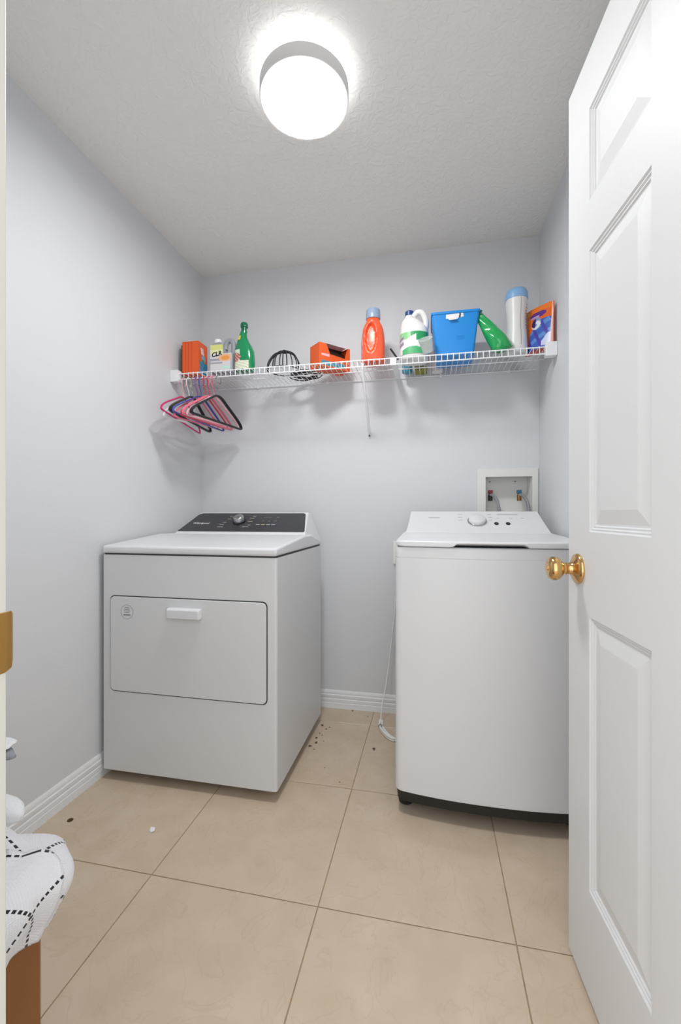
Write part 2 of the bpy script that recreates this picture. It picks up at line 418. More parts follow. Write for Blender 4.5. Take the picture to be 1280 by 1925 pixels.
# console: sloped wedge with a black panel
cy0, cz0, cy1, cz1 = 1.862-DY0, 0.956, 2.035-DY0, 1.0555
con = MB().loft([[(-hw+0.052, cy0-0.004, 0.940), (hw-0.004, cy0-0.004, 0.940), (hw-0.001, dp-0.002, 0.905), (-hw+0.030, dp-0.002, 0.905)],
                 [(-hw+0.060, cy0, cz0), (hw-0.012, cy0, cz0), (hw-0.004, dp-0.002, 0.925), (-hw+0.036, dp-0.002, 0.925)],
                 [(-hw+0.106, cy1, cz1), (hw-0.046, cy1, cz1), (hw-0.048, dp-0.03, 1.055), (-hw+0.102, dp-0.03, 1.055)]])
con.build('console', 'white_enamel', dry, bevel=0.007, seg=3, bang=20, angle=60)
sl = Vector((0, cy1-cy0, cz1-cz0)).normalized(); nrm = Vector((0, -sl.z, sl.y)); right = Vector((1, 0, 0)); org = Vector((0, cy0, cz0))
Ls = math.hypot(cy1-cy0, cz1-cz0)
def onc(x, s, o=0.0): return tuple(org + right*x + sl*(s*Ls) + nrm*o)
def poly_round(pts, rad, n=5):
    out = []; N = len(pts)
    for i in range(N):
        p0, p1, p2 = Vector(pts[i-1]), Vector(pts[i]), Vector(pts[(i+1) % N]); a = (p0-p1); b = (p2-p1)
        r = rad[i] if isinstance(rad, (list, tuple)) else rad
        a = p1+a.normalized()*r; b = p1+b.normalized()*r
        for k_ in range(n+1):
            t = k_/n; out.append(tuple(a*(1-t)**2+p1*2*t*(1-t)+b*t*t))
    return out
pl = poly_round([(-hw+0.070, 0.09*Ls, 0), (hw-0.018, 0.09*Ls, 0), (hw-0.056, 0.945*Ls, 0), (-hw+0.110, 0.945*Ls, 0)], [0.003, 0.014, 0.014, 0.022])
pm = MB().loft([[onc(p[0], p[1]/Ls, 0.0002) for p in pl], [onc(p[0], p[1]/Ls, 0.0018) for p in pl]])
panel = pm.build('control_panel', 'black_panel', dry, smooth=False)
text('Whirlpool', 'lettering', 0.021, 'print_white', panel, onc(-0.205, 0.45, 0.0020), right, sl, shear=0.2)
# dial
kx, ks = -0.008, 0.54
kn = MB()
for pr, mt_ in (([(0, 0.0), (0.031, 0.0), (0.031, 0.006), (0, 0.006)], 'black_plastic'), ([(0, 0.006), (0.0265, 0.006), (0.0255, 0.026), (0.022, 0.030), (0, 0.030)], 'silver')):
    q = MB(); rings = []
    for r_, h_ in pr:
        rings.append([tuple(Vector(onc(kx, ks, 0.0018+h_)) + right*(r_*math.cos(t)) + sl*(r_*math.sin(t))) for t in [2*math.pi*j/32 for j in range(32)]])
    q.loft(rings).build('dial_ring' if mt_ == 'black_plastic' else 'dial', mt_, panel, angle=50)
def bar(x, s, w_, h_, mat_, par, on=onc, o=0.0019, rt=right, up=sl, name='printed_line'):
    c = Vector(on(x, s, o)); r = Vector(rt)*w_/2; u = Vector(up)*h_/2
    n = Vector(rt).cross(Vector(up)).normalized()*0.0002
    MB().loft([[tuple(c-r-u), tuple(c+r-u), tuple(c+r+u), tuple(c-r+u)], [tuple(c-r-u+n), tuple(c+r-u+n), tuple(c+r+u+n), tuple(c-r+u+n)]]).build(name, mat_, par, smooth=False)
for s_, dx_, w_ in ((0.78, -0.062, 0.018), (0.66, -0.062, 0.020), (0.50, -0.075, 0.020), (0.38, -0.080, 0.022), (0.28, -0.08, 0.03)):
    bar(kx+dx_, s_, w_, 0.0032, 'print_light' if s_ != 0.66 else 'print_yellow', panel)
for s_, dx_, w_ in ((0.80, 0.060, 0.018), (0.70, 0.055, 0.024), (0.55, 0.055, 0.026), (0.38, 0.062, 0.014), (0.30, 0.05, 0.03)):
    bar(kx+dx_, s_, w_, 0.0032, 'print_light' if s_ not in (0.70, 0.55) else 'print_yellow', panel)
for q_ in range(4):
    bar(0.098+q_*0.026, 0.40, 0.019, 0.006, 'print_light' if q_ != 1 else 'print_yellow', panel)
for x_, s_, w_ in ((0.125, 0.74, 0.04), (0.178, 0.74, 0.015), (0.112, 0.58, 0.012), (0.145, 0.56, 0.010), (0.176, 0.58, 0.014)):
    bar(x_, s_, w_, 0.003, 'print_grey', panel)
# door of the dryer
fx = lambda x: x-dcx
def rr_front(x0, x1, z0, z1, r, y, n=6):
    return [(p[0], y, p[1]) for p in [(q[0], q[1]) for q in rrect((x0+x1)/2, (z0+z1)/2, x1-x0, z1-z0, r, 0, n)]]
ax0, ax1, az0, az1 = fx(-1.2374), fx(-0.5835), 0.3545, 0.727
MB().loft([rr_front(ax0-.0015, ax1+.002, az0-.002, az1+.0025, 0.02, 0.0), rr_front(ax0-.0015, ax1+.002, az0-.002, az1+.0025, 0.02, -0.0008)]).build('door_gap', 'dark_seam', dry)
dd = MB().loft([rr_front(ax0+.0015, ax1-.0018, az0+.0018, az1-.0018, 0.0185, -0.0006), rr_front(ax0+.0015, ax1-.0018, az0+.0018, az1-.0018, 0.0185, -0.003), rr_front(ax0+.003, ax1-.003, az0+.003, az1-.003, 0.017, -0.0042)]).build('door', 'dryer_enamel', dry, angle=30)
h0, h1 = fx(-0.977), fx(-0.840)
MB().loft([rr_front(h0, h1, 0.6535, 0.694, 0.006, -0.004), rr_front(h0, h1, 0.6535, 0.694, 0.006, -0.022), rr_front(h0+.004, h1-.004, 0.657, 0.6885, 0.005, -0.029)]).build('door_handle', 'white_enamel', dd, bevel=0.0025, seg=2, angle=50)
rec = MB().loft([rr_front(h0+.006, h1-.006, 0.622, 0.660, 0.016, -0.0042), rr_front(h0+.006, h1-.006, 0.622, 0.660, 0.016, -0.0046), rr_front(h0+.009, h1-.009, 0.625, 0.660, 0.014, -0.0046)])
rec.build('handle_recess', 'dryer_enamel', dd)
# round sticker: outline ring and lines of small print
scx, scz, sR = fx(-1.1609), 0.6665, 0.0268
stk = MB().tube([(scx+sR*math.cos(t), -0.0044, scz+sR*1.03*math.sin(t)) for t in [2*math.pi*j/40 for j in range(40)]], 0.0006, 5, closed=True).build('round_sticker', 'print_grey', dd)
for z_, w_ in ((0.0165, 0.020), (0.0105, 0.026), (0.004, 0.028), (-0.002, 0.020), (-0.0105, 0.030), (-0.0125, 0.03)):
    c_ = (scx, -0.0044, scz+z_)
    MB().box(scx-w_/2, scx+w_/2, -0.0046, -0.0043, scz+z_-0.001, scz+z_+0.001).build('printed_line', 'print_grey', stk, smooth=False)
for sx in (-1, 1):
    for fy in (0.11, dp-0.06):
        MB().lathe([(0, 0), (0.022, 0), (0.024, 0.006), (0.014, 0.012), (0.008, 0.014), (0.008, 0.042), (0, 0.042)], 16, (sx*(hw-0.06), fy, 0)).build('foot', 'foot_rubber', dry)

# ================================================================== WASHER
WX0, WX1, WYF, WYB = -0.1235, 0.5035, 1.482, 2.150
wcx = (WX0+WX1)/2; wh = (WX1-WX0)/2
wash = empty('washing_machine', (wcx, WYF, 0), 'white top-loading washing machine with round dial and black base', 'washing machine')
def wring(z, o=0.0, back=WYB, n=16):
    """plan outline: bowed front, rounded front corners"""
    pts = []; w_ = wh-o; cr_ = 0.028
    def front(x): return 0.028*(abs(x)/wh)**2.2 + o
    for k_ in range(n+1):
        x = -w_+cr_ + (2*(w_-cr_))*k_/n
        pts.append((x, front(x), z))
    yc = front(w_-cr_)
    R_ = [(w_-cr_+cr_*math.sin(math.radians(a_)), yc+cr_-cr_*math.cos(math.radians(a_)), z) for a_ in (25, 50, 75, 90)]
    Lf = [(-p[0], p[1], z) for p in reversed(R_)]
    return Lf + pts + R_ + [(w_, back-WYF-o, z), (-w_, back-WYF-o, z)]
MB().loft([wring(0.082, 0.003), wring(0.086), wring(0.8955), wring(0.8965, 0.0012), wring(0.8975, 0.0012), wring(0.8985), wring(0.928), wring(0.933, 0.003)]).build('cabinet', 'white_enamel', wash, angle=50)
MB().loft([wring(0.044, 0.014), wring(0.048, 0.007), wring(0.082, 0.004)]).build('base_skirt', 'black_plastic', wash, angle=50)
for sx in (-1, 1):
    for fy in (0.100, 0.6):
        MB().lathe([(0, 0), (0.020, 0), (0.026, 0.004), (0.028, 0.016), (0.028, 0.055), (0, 0.055)], 20, (sx*(wh-0.034), fy, 0)).build('foot', 'foot_rubber', wash)
# lid with hand recess in the front edge
rz0, rz1 = 0.936, 0.9465; lm = MB(); rings = []
Y = lambda y: y-WYF
xs_ = [-wh+0.004, -wh+0.010, -wh+0.020, -wh+0.035] + [-wh+0.05+(2*wh-0.1)*k_/60 for k_ in range(61)] + [wh-0.035, wh-0.020, wh-0.010, wh-0.004]
for x in xs_:
    t = min(1, max(0, (0.122-abs(x-0.002))/0.016)); t = t*t*(3-2*t); zb = rz0+(rz1-rz0)*t
    e_ = max(0, (abs(x)-(wh-0.035))/0.035); yf = -0.004+0.028*(abs(x)/wh)**2.2 + 0.026*(1-math.sqrt(max(0, 1-min(1, e_*0.97)**2)))
    ze = 0.012*(e_**3)
    zt = 0.9575
    rings.append([(x, yf+0.004, zb+ze*0.6), (x, yf+0.0005, zb+0.0025+ze*0.6), (x, yf, zt-0.006), (x, yf+0.003, zt-0.0015-ze*.3), (x, yf+0.008, zt-ze*.3), (x, Y(1.80), 0.965-ze*.3), (x, Y(1.93), 0.968-ze*.3), (x, Y(1.95), 0.968-ze*.3), (x, Y(1.95), rz0), (x, yf+0.03, rz0+ze*.6+0.004*t)])
lm.loft(rings).build('lid', 'white_enamel', wash, angle=40)
MB().loft([wring(0.9325, 0.006), wring(0.9355, 0.006)]).build('lid_gap', 'print_light', wash)
# top deck behind the lid + console
MB().box(-wh+0.003, wh-0.003, Y(1.953), Y(WYB), 0.933, 0.966).build('rear_deck', 'white_enamel', wash, bevel=0.005, seg=2)
c0y, c0z, c1y, c1z = Y(1.915), 0.9680, Y(2.06), 1.0600
cw = MB().loft([[(-0.304, c0y-0.004, 0.9655), (0.304, c0y-0.004, 0.9655), (0.308, Y(2.14), 0.9655), (-0.308, Y(2.14), 0.9655)],
                [(-0.298, c0y, c0z+0.002), (0.298, c0y, c0z+0.002), (0.300, Y(2.14), c0z+0.006), (-0.300, Y(2.14), c0z+0.006)],
                [(-0.292, c0y+0.045, c0z+0.0305), (0.290, c0y+0.045, c0z+0.0305), (0.292, Y(2.14), c0z+0.034), (-0.294, Y(2.14), c0z+0.034)],
                [(-0.283, c1y, c1z), (0.277, c1y, c1z), (0.274, Y(2.125), 1.058), (-0.280, Y(2.125), 1.058)]])
cons = cw.build('console', 'white_enamel', wash, bevel=0.014, seg=5, bang=25, angle=70)
wsl = Vector((0, c1y-c0y, c1z-c0z)).normalized(); wn = Vector((0, -wsl.z, wsl.y)); wL = math.hypot(c1y-c0y, c1z-c0z); worg = Vector((0, c0y, c0z))
def onw(x, s, o=0.0): return tuple(worg + right*x + wsl*(s*wL) + wn*o)
for name, pr, mt_ in (('dial_ring', [(0.0, 0.0), (0.0415, 0.0), (0.0415, 0.006), (0.038, 0.0075), (0, 0.0075)], 'chrome'), ('dial', [(0, 0.0075), (0.0365, 0.0075), (0.035, 0.018), (0.031, 0.022), (0, 0.023)], 'white_enamel')):
    MB().loft([[tuple(Vector(onw(0.010, 0.50, h_)) + right*(r_*math.cos(t)) + wsl*(r_*math.sin(t))) for t in [2*math.pi*j/40 for j in range(40)]] for r_, h_ in pr]).build(name, mt_, cons, angle=50)
wo = 0.0010
for x_ in (0.090, 0.138):
    MB().loft([[tuple(Vector(onw(x_, 0.40, h_)) + right*(0.0095*math.cos(t)) + wsl*(0.0115*math.sin(t))) for t in [2*math.pi*j/24 for j in range(24)]] for h_ in (wo, wo+0.0015)]).build('button', 'black_plastic', cons)
    bar(x_+0.024, 0.40, 0.022, 0.004, 'print_grey', cons, onw, wo, right, wsl)
bar(0.145, 0.86, 0.088, 0.004, 'print_light', cons, onw, wo, right, wsl)
bar(-0.176, 0.68, 0.050, 0.005, 'print_light', cons, onw, wo, right, wsl)
for s_ in (0.84, 0.70, 0.56, 0.44):
    bar(-0.060, s_, 0.020, 0.003, 'print_light', cons, onw, wo, right, wsl); bar(0.068, s_, 0.016, 0.003, 'print_light', cons, onw, wo, right, wsl)
for x_ in (0.10, 0.155, 0.205):
    bar(x_, 0.66, 0.012, 0.003, 'print_light', cons, onw, wo, right, wsl)

# ================================================================== OUTLET BOX (recessed valves)
ob = empty('washer_outlet_box', ((BX0+BX1)/2, YB, BZ0), 'white recessed plastic valve box in the wall above the washer', 'outlet box')
bx, bz = (BX0+BX1)/2, BZ0
q = MB(); fo = [(BX0-0.034-bx, 1.02-bz), (0.5165-bx, 1.02-bz), (0.5165-bx, 1.276-bz), (BX0-0.034-bx, 1.276-bz)]
fi = [(BX0+.008-bx, 1.055-bz), (BX1-.003-bx, 1.055-bz), (BX1-.003-bx, 1.234-bz), (BX0+.008-bx, 1.234-bz)]
q.loft([[(x, -0.0005, z) for x, z in fo], [(x, -0.008, z) for x, z in fo], [(x, -0.008, z) for x, z in fi], [(x, 0.0, z) for x, z in fi]], False, False)
q.build('frame', 'box_plastic', ob, bevel=0.002, seg=2)
q = MB(); q.loft([[(x, 0.0, z) for x, z in fi], [(x*0.94, 0.085, z) for x, z in fi]], False, True).build('box', 'box_plastic', ob, smooth=False)
for sx in (0.30, 0.425):
    MB().lathe([(0, 0), (0.003, 0), (0.003, 0.002), (0, 0.002)], 10, (sx-bx, 0.081, 1.216-bz), 'y').build('screw', 'dark_seam', ob)
for x_, m_, bm_ in ((0.298, 'valve_red', 'black_plastic'), (0.437, 'valve_blue', 'valve_brass')):
    v = MB().lathe([(0, 0), (0.011, 0), (0.011, 0.03), (0.008, 0.034), (0.008, 0.05), (0, 0.05)], 14, (x_-bx, 0.040, 0.075)).build('valve', bm_, ob)
    MB().box(x_-bx-0.011, x_-bx+0.011, 0.028, 0.052, 0.112, 0.130).build('valve_handle', m_, v, bevel=0.003, seg=2)
    MB().tube(smoothpath([(x_-bx, 0.036, 0.105), (x_-bx+0.012, 0.015, 0.10), (x_-bx+0.028, -0.02, 0.06), (x_-bx+0.035, -0.045, -0.05), (x_-bx+0.035, -0.05, -0.25)]), 0.008, 10).build('supply_hose', 'hose_grey', v)

# wall outlet half hidden behind the washer
wo_ = empty('wall_outlet', (-0.155, YB, 0.846), 'white wall outlet plate just left of the washer', 'outlet')
MB().box(-0.040, 0.040, -0.012, 0, -0.060, 0.060).build('plate', 'cap_white', wo_, bevel=0.003, seg=2)
MB().box(-0.017, 0.017, -0.015, -0.011, -0.035, 0.035).build('socket', 'cap_white', wo_, bevel=0.002, seg=1)
# white cord
pc = empty('power_cord', (-0.210, 2.10, 0), 'thin white power cord hanging beside the washer to the floor', 'cord')
MB().tube(smoothpath([(0.03, 0.130, 0.62), (0.022, 0.130, 0.50), (0.006, 0.128, 0.35), (-0.012, 0.105, 0.20), (-0.030, 0.060, 0.09), (-0.034, 0.035, 0.035), (-0.030, 0.016, 0.014)]), 0.0036, 8).build('cable', 'cord_white', pc)
bnd = MB()
for q_ in range(4):
    o_ = 0.013*(q_ % 2); z_ = 0.0054+0.008*(q_//2)
    bnd.tube(smoothpath([(-0.040+o_, 0.04, z_+.004), (-0.036+o_, -0.01, z_), (-0.014+o_, -0.06, z_), (0.018+o_, -0.105, z_), (0.045+o_, -0.12, z_)]), 0.0052, 8)
bnd.build('folded_bundle', 'cord_white', pc)
MB().tube([(-0.030+0.011*math.cos(t)*0.9, -0.02-0.003*math.cos(t), 0.0135+0.0125*math.sin(t)) for t in [2*math.pi*j/14 for j in range(14)]], 0.0016, 6, closed=True).build('twist_tie', 'print_grey', pc)

# ================================================================== WIRE SHELF
SZ, SYF, SYB = 1.763, 1.964, 2.262
sh = empty('wire_shelf', (0, SYB, SZ), 'long white wire shelf across the back wall holding cleaning supplies', 'shelf')
sl_ = lambda y: y-SYB
def rod(name, y, z, r=0.0028):
    MB().tube([(XL+0.012, sl_(y), z), (XR-0.012, sl_(y), z)], r, 8).build(name, 'white_wire', sh)
rod('front_rod', SYF, -0.0035, 0.003); rod('lip_rod', SYF-0.003, -0.0335, 0.003); rod('middle_rod', 2.118, -0.0042); rod('back_rod', SYB-0.002, -0.0042, 0.003)
wm = None
nw = int((XR-XL-0.04)/0.0254)
for i in range(nw+1):
    x = XL+0.02+i*0.0254
    if wm is None:
        o = MB().tube([(0, 0, 0), (0, sl_(SYF)+0.003, 0), (0, sl_(SYF)-0.001, -0.001), (0, sl_(SYF)-0.003, -0.005), (0, sl_(SYF)-0.0035, -0.036)], 0.0016, 6).build('deck_wire', 'white_wire', sh); wm = o.data
    else: o = link(bpy.data.objects.new('deck_wire', wm), sh)
    o.location = (x, 0, 0)
MB().box(XL+0.0005, XL+0.044, sl_(SYF)-0.016, sl_(SYF)+0.020, -0.046, 0.014).build('end_bracket', 'white_wire', sh, bevel=0.003, seg=2)
MB().box(XR-0.046, XR-0.0005, sl_(SYF)-0.016, sl_(SYF)+0.020, -0.046, 0.014).build('end_bracket', 'white_wire', sh, bevel=0.003, seg=2)
br = MB().tube([(-0.309, sl_(SYF)-0.008, -0.020), (-0.310, sl_(SYF)-0.006, -0.042), (-0.320, sl_(2.255), -0.275), (-0.320, sl_(2.262), -0.287)], 0.0064, 10).build('support_brace', 'white_wire', sh)
MB().lathe([(0, 0), (0.0045, 0), (0.0045, 0.004), (0, 0.005)], 12, (-0.3205, 2.266-SYB-0.009, -0.300), 'y').build('screw', 'dark_seam', br)
MB().box(-0.180, -0.156, sl_(SYF)-0.006, sl_(2.258), -0.0085, -0.0062).build('joiner_strip', 'white_wire', sh)
MB().box(-0.180, -0.156, sl_(SYF)-0.0075, sl_(SYF)-0.0052, -0.037, -0.0062).build('joiner_clip', 'white_wire', sh)
for x_ in (-0.95, -0.55, 0.05, 0.38):
    MB().box(x_-0.006, x_+0.006, sl_(SYB)-0.006, sl_(SYB)+0.006, -0.012, 0.004).build('wall_clip', 'white_wire', sh, bevel=0.0015, seg=1)
DZ = SZ+0.0018          # what stands on the deck wires

# ------------------------------------------------------------------ things on the shelf
def boxthing(parent, name, x0, x1, y0, y1, z0, z1, m_, bev=0.002): return MB().box(x0, x1, y0, y1, z0, z1).build(name, m_, parent, bevel=bev, seg=2)
# 1 orange carton by the left wall
t = empty('detergent_carton', (-1.212, 2.045, DZ), 'tall orange detergent carton at the left end of the shelf', 'carton')
boxthing(t, 'carton', -0.0465, 0.0465, -0.045, 0.045, 0, 0.172, 'orange_card')
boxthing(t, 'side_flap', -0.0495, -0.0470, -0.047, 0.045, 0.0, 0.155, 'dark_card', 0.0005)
def art(u, v):
    # picture on the side: white splash, blue waves, green leaf
    if v > 0.86: return None
    if v > 0.66 and abs(u-0.35-0.5*(0.86-v)) < 0.16: return 'f3c9bd'
    if (u-0.55)**2*6+(v-0.52)**2*14 < 0.28 and v > 0.40: return '7fa6c4' if v > 0.5 else ('3f7a3a' if u < 0.6 else '5f94b8')
    if v < 0.42 and v > 0.05 and u > 0.25-0.4*v: return '2f95c2' if (v*7+u*3) % 1 > 0.35 else '145a80'
    if v < 0.2 and u < 0.3: return 'b86f7c'
    return None
patch('printed_picture', quadfn((0.0468, -0.043, 0.003), (0.0468, 0.043, 0.003), (0.0468, 0.043, 0.169), (0.0468, -0.043, 0.169)), art, t, 30, 40)
for x_ in (-0.028, -0.012, 0.006): MB().box(x_, x_+0.003, -0.0456, -0.0449, 0.004, 0.168).build('printed_stripe', 'pouch_red', t, smooth=False)

# 2 grey jug with handle and CLR label
t = empty('cleaner_jug', (-1.043, 2.035, DZ), 'grey cleaner jug with loop handle and CLR label beside the orange carton', 'jug')
LB, RB = -0.064, 0.064
body = MB()
def jr(z, x0, x1, d): return rrect((x0+x1)/2, 0, x1-x0, d, min(0.018, d/2-.001), z, 5)
body.loft([jr(0, LB+.004, RB-.004, 0.062), jr(0.004, LB, RB, 0.07), jr(0.085, LB, RB, 0.07), jr(0.098, LB, RB-.002, 0.068)])
body.loft([jr(0.090, LB, 0.016, 0.068), jr(0.135, LB, 0.014, 0.066), jr(0.150, LB+.006, 0.008, 0.055), jr(0.160, LB+.018, -0.008, 0.036), jr(0.164, LB+.02, -0.010, 0.032)])
body.build('bottle', 'jug_grey', t, angle=50)
MB().tube(smoothpath([(0.050, 0, 0.090), (0.056, 0, 0.12), (0.054, 0, 0.152), (0.040, 0, 0.170), (0.022, 0, 0.165), (0.012, 0, 0.146), (0.010, 0, 0.125)]), 0.0128, 10).build('handle', 'jug_grey', t)
MB().lathe([(0, 0.160), (0.0185, 0.160), (0.0185, 0.176), (0.016, 0.180), (0, 0.180)], 24, (-0.0315, 0, 0)).build('cap', 'cap_white', t)
def clr(u, v):
    x = u*0.112-0.056; z = v
    if u < 0.62 and v > 0.66: return 'd9dc86' if v > 0.8 else 'e3e6b4'
    if v > 0.66: return None
    if v > 0.36 and ((u-0.75)/0.34)**2+((v-0.5)/0.14)**2 < 1: return 'e89a4a' if ((u-0.75)/0.2)**2+((v-0.49)/0.08)**2 < 1 else 'ecb588'
    if 0.40 < v < 0.47 and u < 0.5: return 'a39fae'
    if 0.28 < v < 0.34 and u < 0.6: return 'a9a6b2'
    if 0.08 < v < 0.2 and u > 0.55: return 'bfe3d3'
    return 'd6d3d6'
patch('printed_label', quadfn((-0.056, -0.0353, 0.006), (0.054, -0.0353, 0.006), (0.054, -0.0353, 0.142), (-0.056, -0.0353, 0.142)), clr, t, 40, 46)
text('CLR', 'lettering', 0.031, 'print_black', t, (-0.022, -0.0357, 0.093), (1, 0, 0.18), (-0.18, 0, 1), shear=0.2, extrude=0.0004, bold=0.0011)

# 3 green bottle
t = empty('cleaner_bottle', (-0.924, 2.02, DZ), 'glossy green cleaner bottle with narrow neck between grey jug and black cable', 'bottle')
def ell(cx, z, w_, d, n=28, p=2.5):
    return [(cx+w_/2*math.copysign(abs(math.cos(a_))**(2/p), math.cos(a_)), d/2*math.copysign(abs(math.sin(a_))**(2/p), math.sin(a_)), z) for a_ in [2*math.pi*j/n for j in range(n)]]
MB().loft([ell(0.006, 0, 0.090, 0.058), ell(0.006, 0.004, 0.098, 0.064), ell(0.006, 0.05, 0.100, 0.066), ell(0.004, 0.10, 0.096, 0.064), ell(0.0, 0.125, 0.082, 0.060), ell(-0.004, 0.150, 0.060, 0.052), ell(-0.006, 0.172, 0.044, 0.042), ell(-0.004, 0.190, 0.034, 0.034), ell(0.0, 0.205, 0.031, 0.031)]).build('bottle', 'green_bottle', t, angle=60)
MB().loft([ell(0.0, 0.203, 0.026, 0.026), ell(0.0, 0.222, 0.027, 0.027), ell(0.001, 0.224, 0.036, 0.034), ell(0.001, 0.240, 0.036, 0.034), ell(0.001, 0.247, 0.028, 0.028)]).build('spout_cap', 'green_cap', t, angle=40)
def glab(u, v):
    if ((u-0.3)/0.34)**2+((v-0.62)/0.24)**2 < 1: return 'd7a59b' if (u*5+v*6) % 1 > 0.45 else '9c4a44'
    if v < 0.42: return 'dfe6d4' if (u*3+v*7) % 1 > 0.3 else 'c9c8a0'
    return 'cfe0c8' if u < 0.6 else None
def gfn(u, v):
    th = math.radians(200+u*75); return (0.006+0.0505*math.cos(th)*1.0, -0.001+0.0345*math.sin(th), 0.006+v*0.105)
def gfn(u, v):
    th = math.radians(192+u*112); c_, s_ = math.cos(th), math.sin(th); p = 2/2.5
    return (0.0050+0.0525*math.copysign(abs(c_)**p, c_), 0.0356*math.copysign(abs(s_)**p, s_), 0.006+v*0.098)
patch('printed_label', gfn, glab, t, 26, 26)
def gfn2(u, v):
    th = math.radians(205+u*60); c_, s_ = math.cos(th), math.sin(th); p = 2/2.5; q_ = 0.155+v*0.022
    w_ = 0.0305-0.009*v; d_ = 0.0268-0.005*v
    return (-0.0045+w_*math.copysign(abs(c_)**p, c_), d_*math.copysign(abs(s_)**p, s_), q_)
patch('neck_label', gfn2, lambda u, v: 'dcd65a', t, 8, 6)

# 4 coil of black cable
t = empty('coiled_cable', (-0.722, 2.055, DZ), 'tangled coil of thin black cable standing in loops on the shelf', 'cable')
cb_ = MB(); rc = random.Random(3)
for k_ in range(13):
    a_ = math.radians(-84+k_*14+rc.uniform(-4, 4)); R_ = 0.086+rc.uniform(-0.006, 0.006); hh = 0.098+rc.uniform(-0.004, 0.004)
    P = [(0.0, 0.0, hh)]
    for s_ in (0.25, 0.5, 0.75, 0.9, 1.0):
        P.append((math.sin(a_)*R_*math.sin(s_*math.pi/2)*1.0, -math.cos(a_)*0.075*math.sin(s_*math.pi/2), 0.003+(hh-0.003)*math.cos(s_*math.pi/2)**0.9))
    cb_.tube(smoothpath(P), 0.0030, 6)
cb_.tube([(0.086*math.cos(a_), 0.075*math.sin(a_), 0.0035+0.002*math.sin(3*a_)) for a_ in [2*math.pi*j/32 for j in range(32)]], 0.0026, 6, closed=True)
for k_ in range(3):
    cb_.tube([(0.008*math.cos(a_), 0.010*math.sin(a_), 0.096+k_*0.004) for a_ in [2*math.pi*j/14 for j in range(14)]], 0.0028, 6, closed=True)
cb_.build('standing_loops', 'cable_black', t)
cb_ = MB()
for k_ in range(5):
    ox, oy = 0.085+rc.uniform(-0.03, 0.015), 0.105+rc.uniform(-0.015, 0.012); rx, ry, ph = 0.072+rc.uniform(-0.02, 0.01), 0.055+rc.uniform(-0.02, 0.01), rc.uniform(0, 3)
    cb_.tube([(ox+rx*math.cos(a_)+0.008*math.sin(3*a_+ph), oy+ry*math.sin(a_)+0.006*math.cos(2*a_+ph), 0.003+k_*0.0042+0.001*math.sin(2*a_+ph)) for a_ in [2*math.pi*j/36 for j in range(36)]], 0.0032, 6, closed=True)
cb_.build('lying_loops', 'cable_black', t)

# 5 orange dispenser box turned 45 degrees
t = empty('dryer_sheet_box', (-0.527, 2.000, DZ), 'low orange cardboard dispenser box with dark torn opening, turned cornerwise', 'box', rz=math.radians(45.5))
q = MB(); W_, D_, H_ = 0.180, 0.088, 0.114
# local: corner at origin, x along long face, y to the back; opening cut along top front edge
q.add([(0,0,0),(W_,0,0),(W_,0,H_),(0,0,H_),(0,D_,0),(W_,D_,0),(W_,D_,H_),(0,D_,H_),
       (0.040,0,H_),(0.062,0,0.066),(0.148,0,0.060),(0.160,0,H_-0.012),(0.168,0,H_),(0.046,0.045,H_),(0.160,0.045,H_)],
      [(0,1,10,9),(0,9,8,3),(1,2,12,11,10),(0,3,7,4),(1,5,6,2),(4,7,6,5),(0,4,5,1),(3,8,13,7),(13,14,6,7),(14,12,2,6)])
q.build('carton', 'orange_card', t, smooth=False)
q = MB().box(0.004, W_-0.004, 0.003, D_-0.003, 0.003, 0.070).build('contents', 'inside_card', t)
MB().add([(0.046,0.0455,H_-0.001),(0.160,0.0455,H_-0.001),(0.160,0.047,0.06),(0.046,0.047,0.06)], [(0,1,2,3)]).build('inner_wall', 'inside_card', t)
MB().add([(0.050,0.020,H_+0.010),(0.165,0.012,H_+0.004),(0.160,0.046,H_+0.0005),(0.046,0.046,H_+0.0005)], [(0,1,2,3)]).build('lid_flap', 'hanger_palepink', t)
MB().box(0.012, 0.058, -0.0006, 0, 0.052, 0.064).build('printed_line', 'hanger_palepink', t, smooth=False)
MB().box(0.012, 0.150, -0.0006, 0, 0.008, 0.030).build('printed_band', 'teal', t, smooth=False)

# 6 red-orange detergent bottle
t = empty('detergent_bottle', (-0.272, 2.045, DZ), 'red-orange liquid detergent bottle with blue-grey cap', 'bottle')
prof = [(0, 0.100, 0.075), (0.004, 0.110, 0.086), (0.05, 0.113, 0.09), (0.10, 0.112, 0.09), (0.14, 0.106, 0.086), (0.165, 0.097, 0.08), (0.182, 0.085, 0.072), (0.196, 0.070, 0.062), (0.204, 0.064, 0.058), (0.214, 0.062, 0.056), (0.217, 0.060, 0.055)]
import bisect
def pw(z):
    for i in range(len(prof)-1):
        if prof[i][0] <= z <= prof[i+1][0]:
            k_ = (z-prof[i][0])/(prof[i+1][0]-prof[i][0]); return prof[i][1]*(1-k_)+prof[i+1][1]*k_, prof[i][2]*(1-k_)+prof[i+1][2]*k_
rings = []
for i in range(61):
    z = 0.217*i/60; w_, d_ = pw(z); ring = ell(0, z, w_, d_, 72, 2.6); rg = []
    for (x, y, zz) in ring:
        if y < 0:                                   # grip recess bounded by the handle ridge
            e_ = ((x+0.006)/0.026)**2+((z-0.118)/0.072)**2
            k_ = max(0, 1-e_**2) if e_ < 1 else 0
            rid = math.exp(-((math.sqrt(e_)-1.18)/0.13)**2)*(1 if x > -0.01 else 0.3)
            y += 0.020*min(1, k_*2.2) - 0.004*rid
        rg.append((x, y, zz))
    rings.append(rg)
MB().loft(rings).build('bottle', 'red_bottle', t, angle=80)
